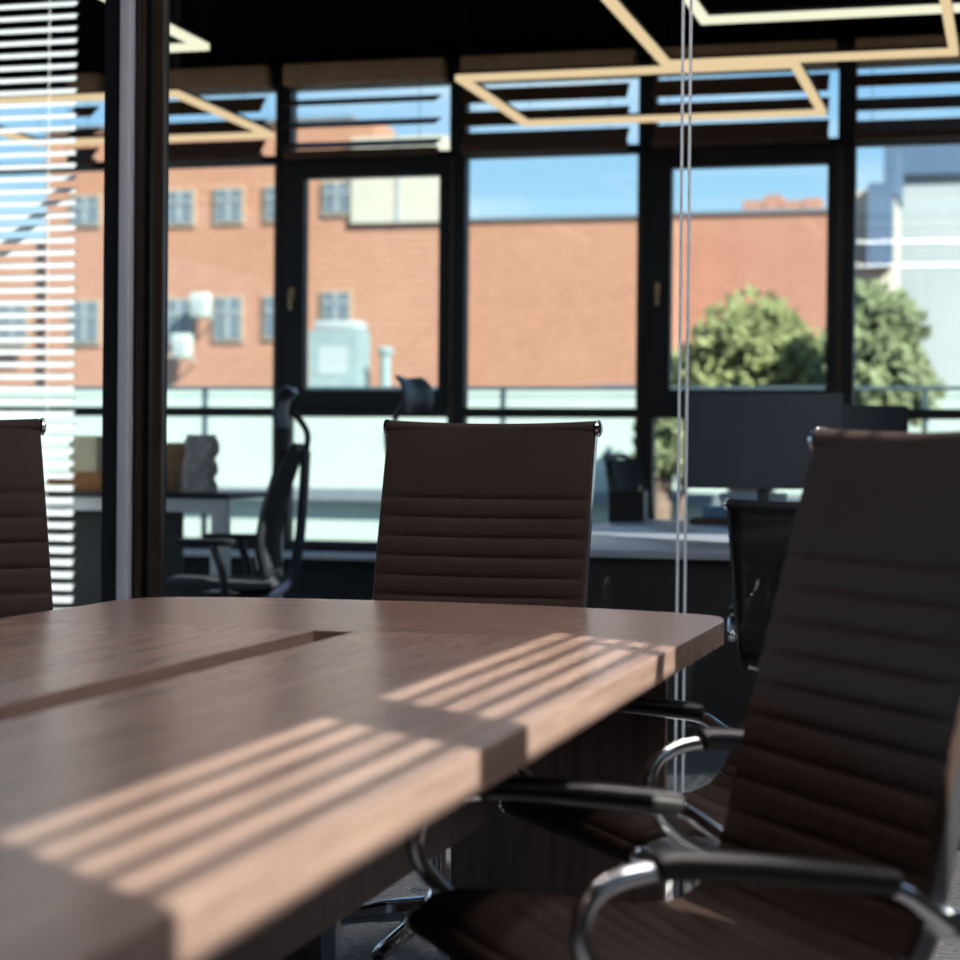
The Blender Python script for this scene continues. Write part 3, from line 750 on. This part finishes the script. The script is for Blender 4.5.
# trees
def tree(label, Y, blobs, m, base_px, n=900, ls=.10):
    c = at(base_px, 400, Y); zb = -9
    t = thing('tree', label, 'tree', (c.x, Y, zb), 0, 'trees outside the windows')
    mb = MB()
    for (px, py, rp) in blobs:
        p = at(px, py, Y)-Vector((c.x, Y, zb)); R = rp*Y/2000
        for i in range(int(n*rp*rp/900)):
            v = Vector((random.gauss(0, 1), random.gauss(0, 1), random.gauss(0, 1))).normalized()*R*random.choice((random.uniform(.3, 1.0)**.5, random.uniform(.7, 1.45)))
            q = p+v; s_ = ls*random.uniform(.6, 1.3)
            a_ = Vector((random.gauss(0, 1), random.gauss(0, 1), random.gauss(0, 1))).normalized(); b_ = a_.orthogonal().normalized(); 
            f_ = [mb.bm.verts.new(q+a_*s_), mb.bm.verts.new(q+b_*s_*.55), mb.bm.verts.new(q-a_*s_), mb.bm.verts.new(q-b_*s_*.55)]
            mb.bm.faces.new(f_)
    me = mb.build('crown', m, t, smooth=False)
    top = at(blobs[0][0], blobs[0][1], Y)-Vector((c.x, Y, zb))
    tk = MB(); tk.tube(spline([(0, 0, 0), (top.x*.3+.05, 0, top.z*.5), (top.x*.7, 0, top.z*.85), tuple(top)], 6), [.16-.005*i for i in range(19)], 10)
    for (px, py, rp) in blobs[1:]:
        p = at(px, py, Y)-Vector((c.x, Y, zb)); tk.tube([(top.x*.7, 0, top.z*.8), tuple(p)], [.06, .02], 8)
    tk.build('trunk', M['bark'], t)
    return t
tree('yellow green tree standing outside the window right of the glass joint', 24, [(752, 352, 42), (718, 378, 30), (792, 372, 36), (770, 330, 20), (690, 372, 18), (815, 385, 24), (700, 395, 20)], M['leaf'], 750)
tree('darker green tree outside the far right window', 23, [(872, 345, 34), (862, 310, 22), (890, 330, 26), (872, 385, 36), (905, 390, 26), (850, 380, 24)], M['leaf_dark'], 868)
tree('low bushy tree with a bare trunk, below the sill left of the glass joint', 18, [(664, 450, 20), (675, 430, 18), (655, 430, 16), (690, 462, 18), (640, 470, 12)], M['leaf_dark'], 628, n=1600, ls=.05)

# ------------------------------------------------------------ sky and light
wd = bpy.data.worlds.new('sky'); S.world = wd; wd.use_nodes = True
nt = wd.node_tree; bg = nt.nodes['Background']
tc = nt.nodes.new('ShaderNodeTexCoord'); sp = nt.nodes.new('ShaderNodeSeparateXYZ'); nt.links.new(tc.outputs['Generated'], sp.inputs[0])
rp = nt.nodes.new('ShaderNodeValToRGB'); e = rp.color_ramp.elements
mr = nt.nodes.new('ShaderNodeMapRange'); mr.inputs['From Min'].default_value = -1; mr.inputs['From Max'].default_value = 1
nt.links.new(sp.outputs['Z'], mr.inputs['Value']); nt.links.new(mr.outputs[0], rp.inputs['Fac'])
e[0].position = 0; e[0].color = (.12, .12, .13, 1)
e[1].position = 1; e[1].color = (.10, .24, .62, 1)
for p, c in ((.485, (.20, .20, .20)), (.505, (.56, .70, .78)), (.555, (.36, .59, .77)), (.60, (.24, .47, .75)), (.75, (.14, .32, .66))):
    x = e.new(p); x.color = c+(1,)
n = nt.nodes.new('ShaderNodeTexNoise'); n.inputs['Scale'].default_value = 5; n.inputs['Detail'].default_value = 6
mp = nt.nodes.new('ShaderNodeMapping'); mp.inputs['Scale'].default_value = (1, 1, 3.5); mp.inputs['Location'].default_value = (.35, .1, 0)
nt.links.new(tc.outputs['Generated'], mp.inputs[0]); nt.links.new(mp.outputs[0], n.inputs['Vector'])
cr = nt.nodes.new('ShaderNodeValToRGB'); cr.color_ramp.elements[0].position = .47; cr.color_ramp.elements[1].position = .72
nt.links.new(n.outputs['Fac'], cr.inputs['Fac'])
mx = nt.nodes.new('ShaderNodeMix'); mx.data_type = 'RGBA'; mx.inputs[7].default_value = (.70, .78, .84, 1)
gt = nt.nodes.new('ShaderNodeMath'); gt.operation = 'GREATER_THAN'; gt.inputs[1].default_value = 0
nt.links.new(sp.outputs['Z'], gt.inputs[0]); ml = nt.nodes.new('ShaderNodeMath'); ml.operation = 'MULTIPLY'
nt.links.new(cr.outputs['Color'], ml.inputs[0]); nt.links.new(gt.outputs[0], ml.inputs[1])
nt.links.new(ml.outputs[0], mx.inputs[0]); nt.links.new(rp.outputs['Color'], mx.inputs[6]); nt.links.new(mx.outputs[2], bg.inputs['Color'])
bg.inputs['Strength'].default_value = 1.0
sl = bpy.data.lights.new('sun', 'SUN'); sl.energy = 11.0; sl.angle = rad(.3); sl.color = (1, .93, .82)
so = bpy.data.objects.new('sun', sl); COL.objects.link(so)
sd = Vector((SUN_H.x, SUN_H.y, TAN)).normalized()
so.rotation_euler = sd.to_track_quat('Z', 'Y').to_euler(); so.location = (30, -20, 30)
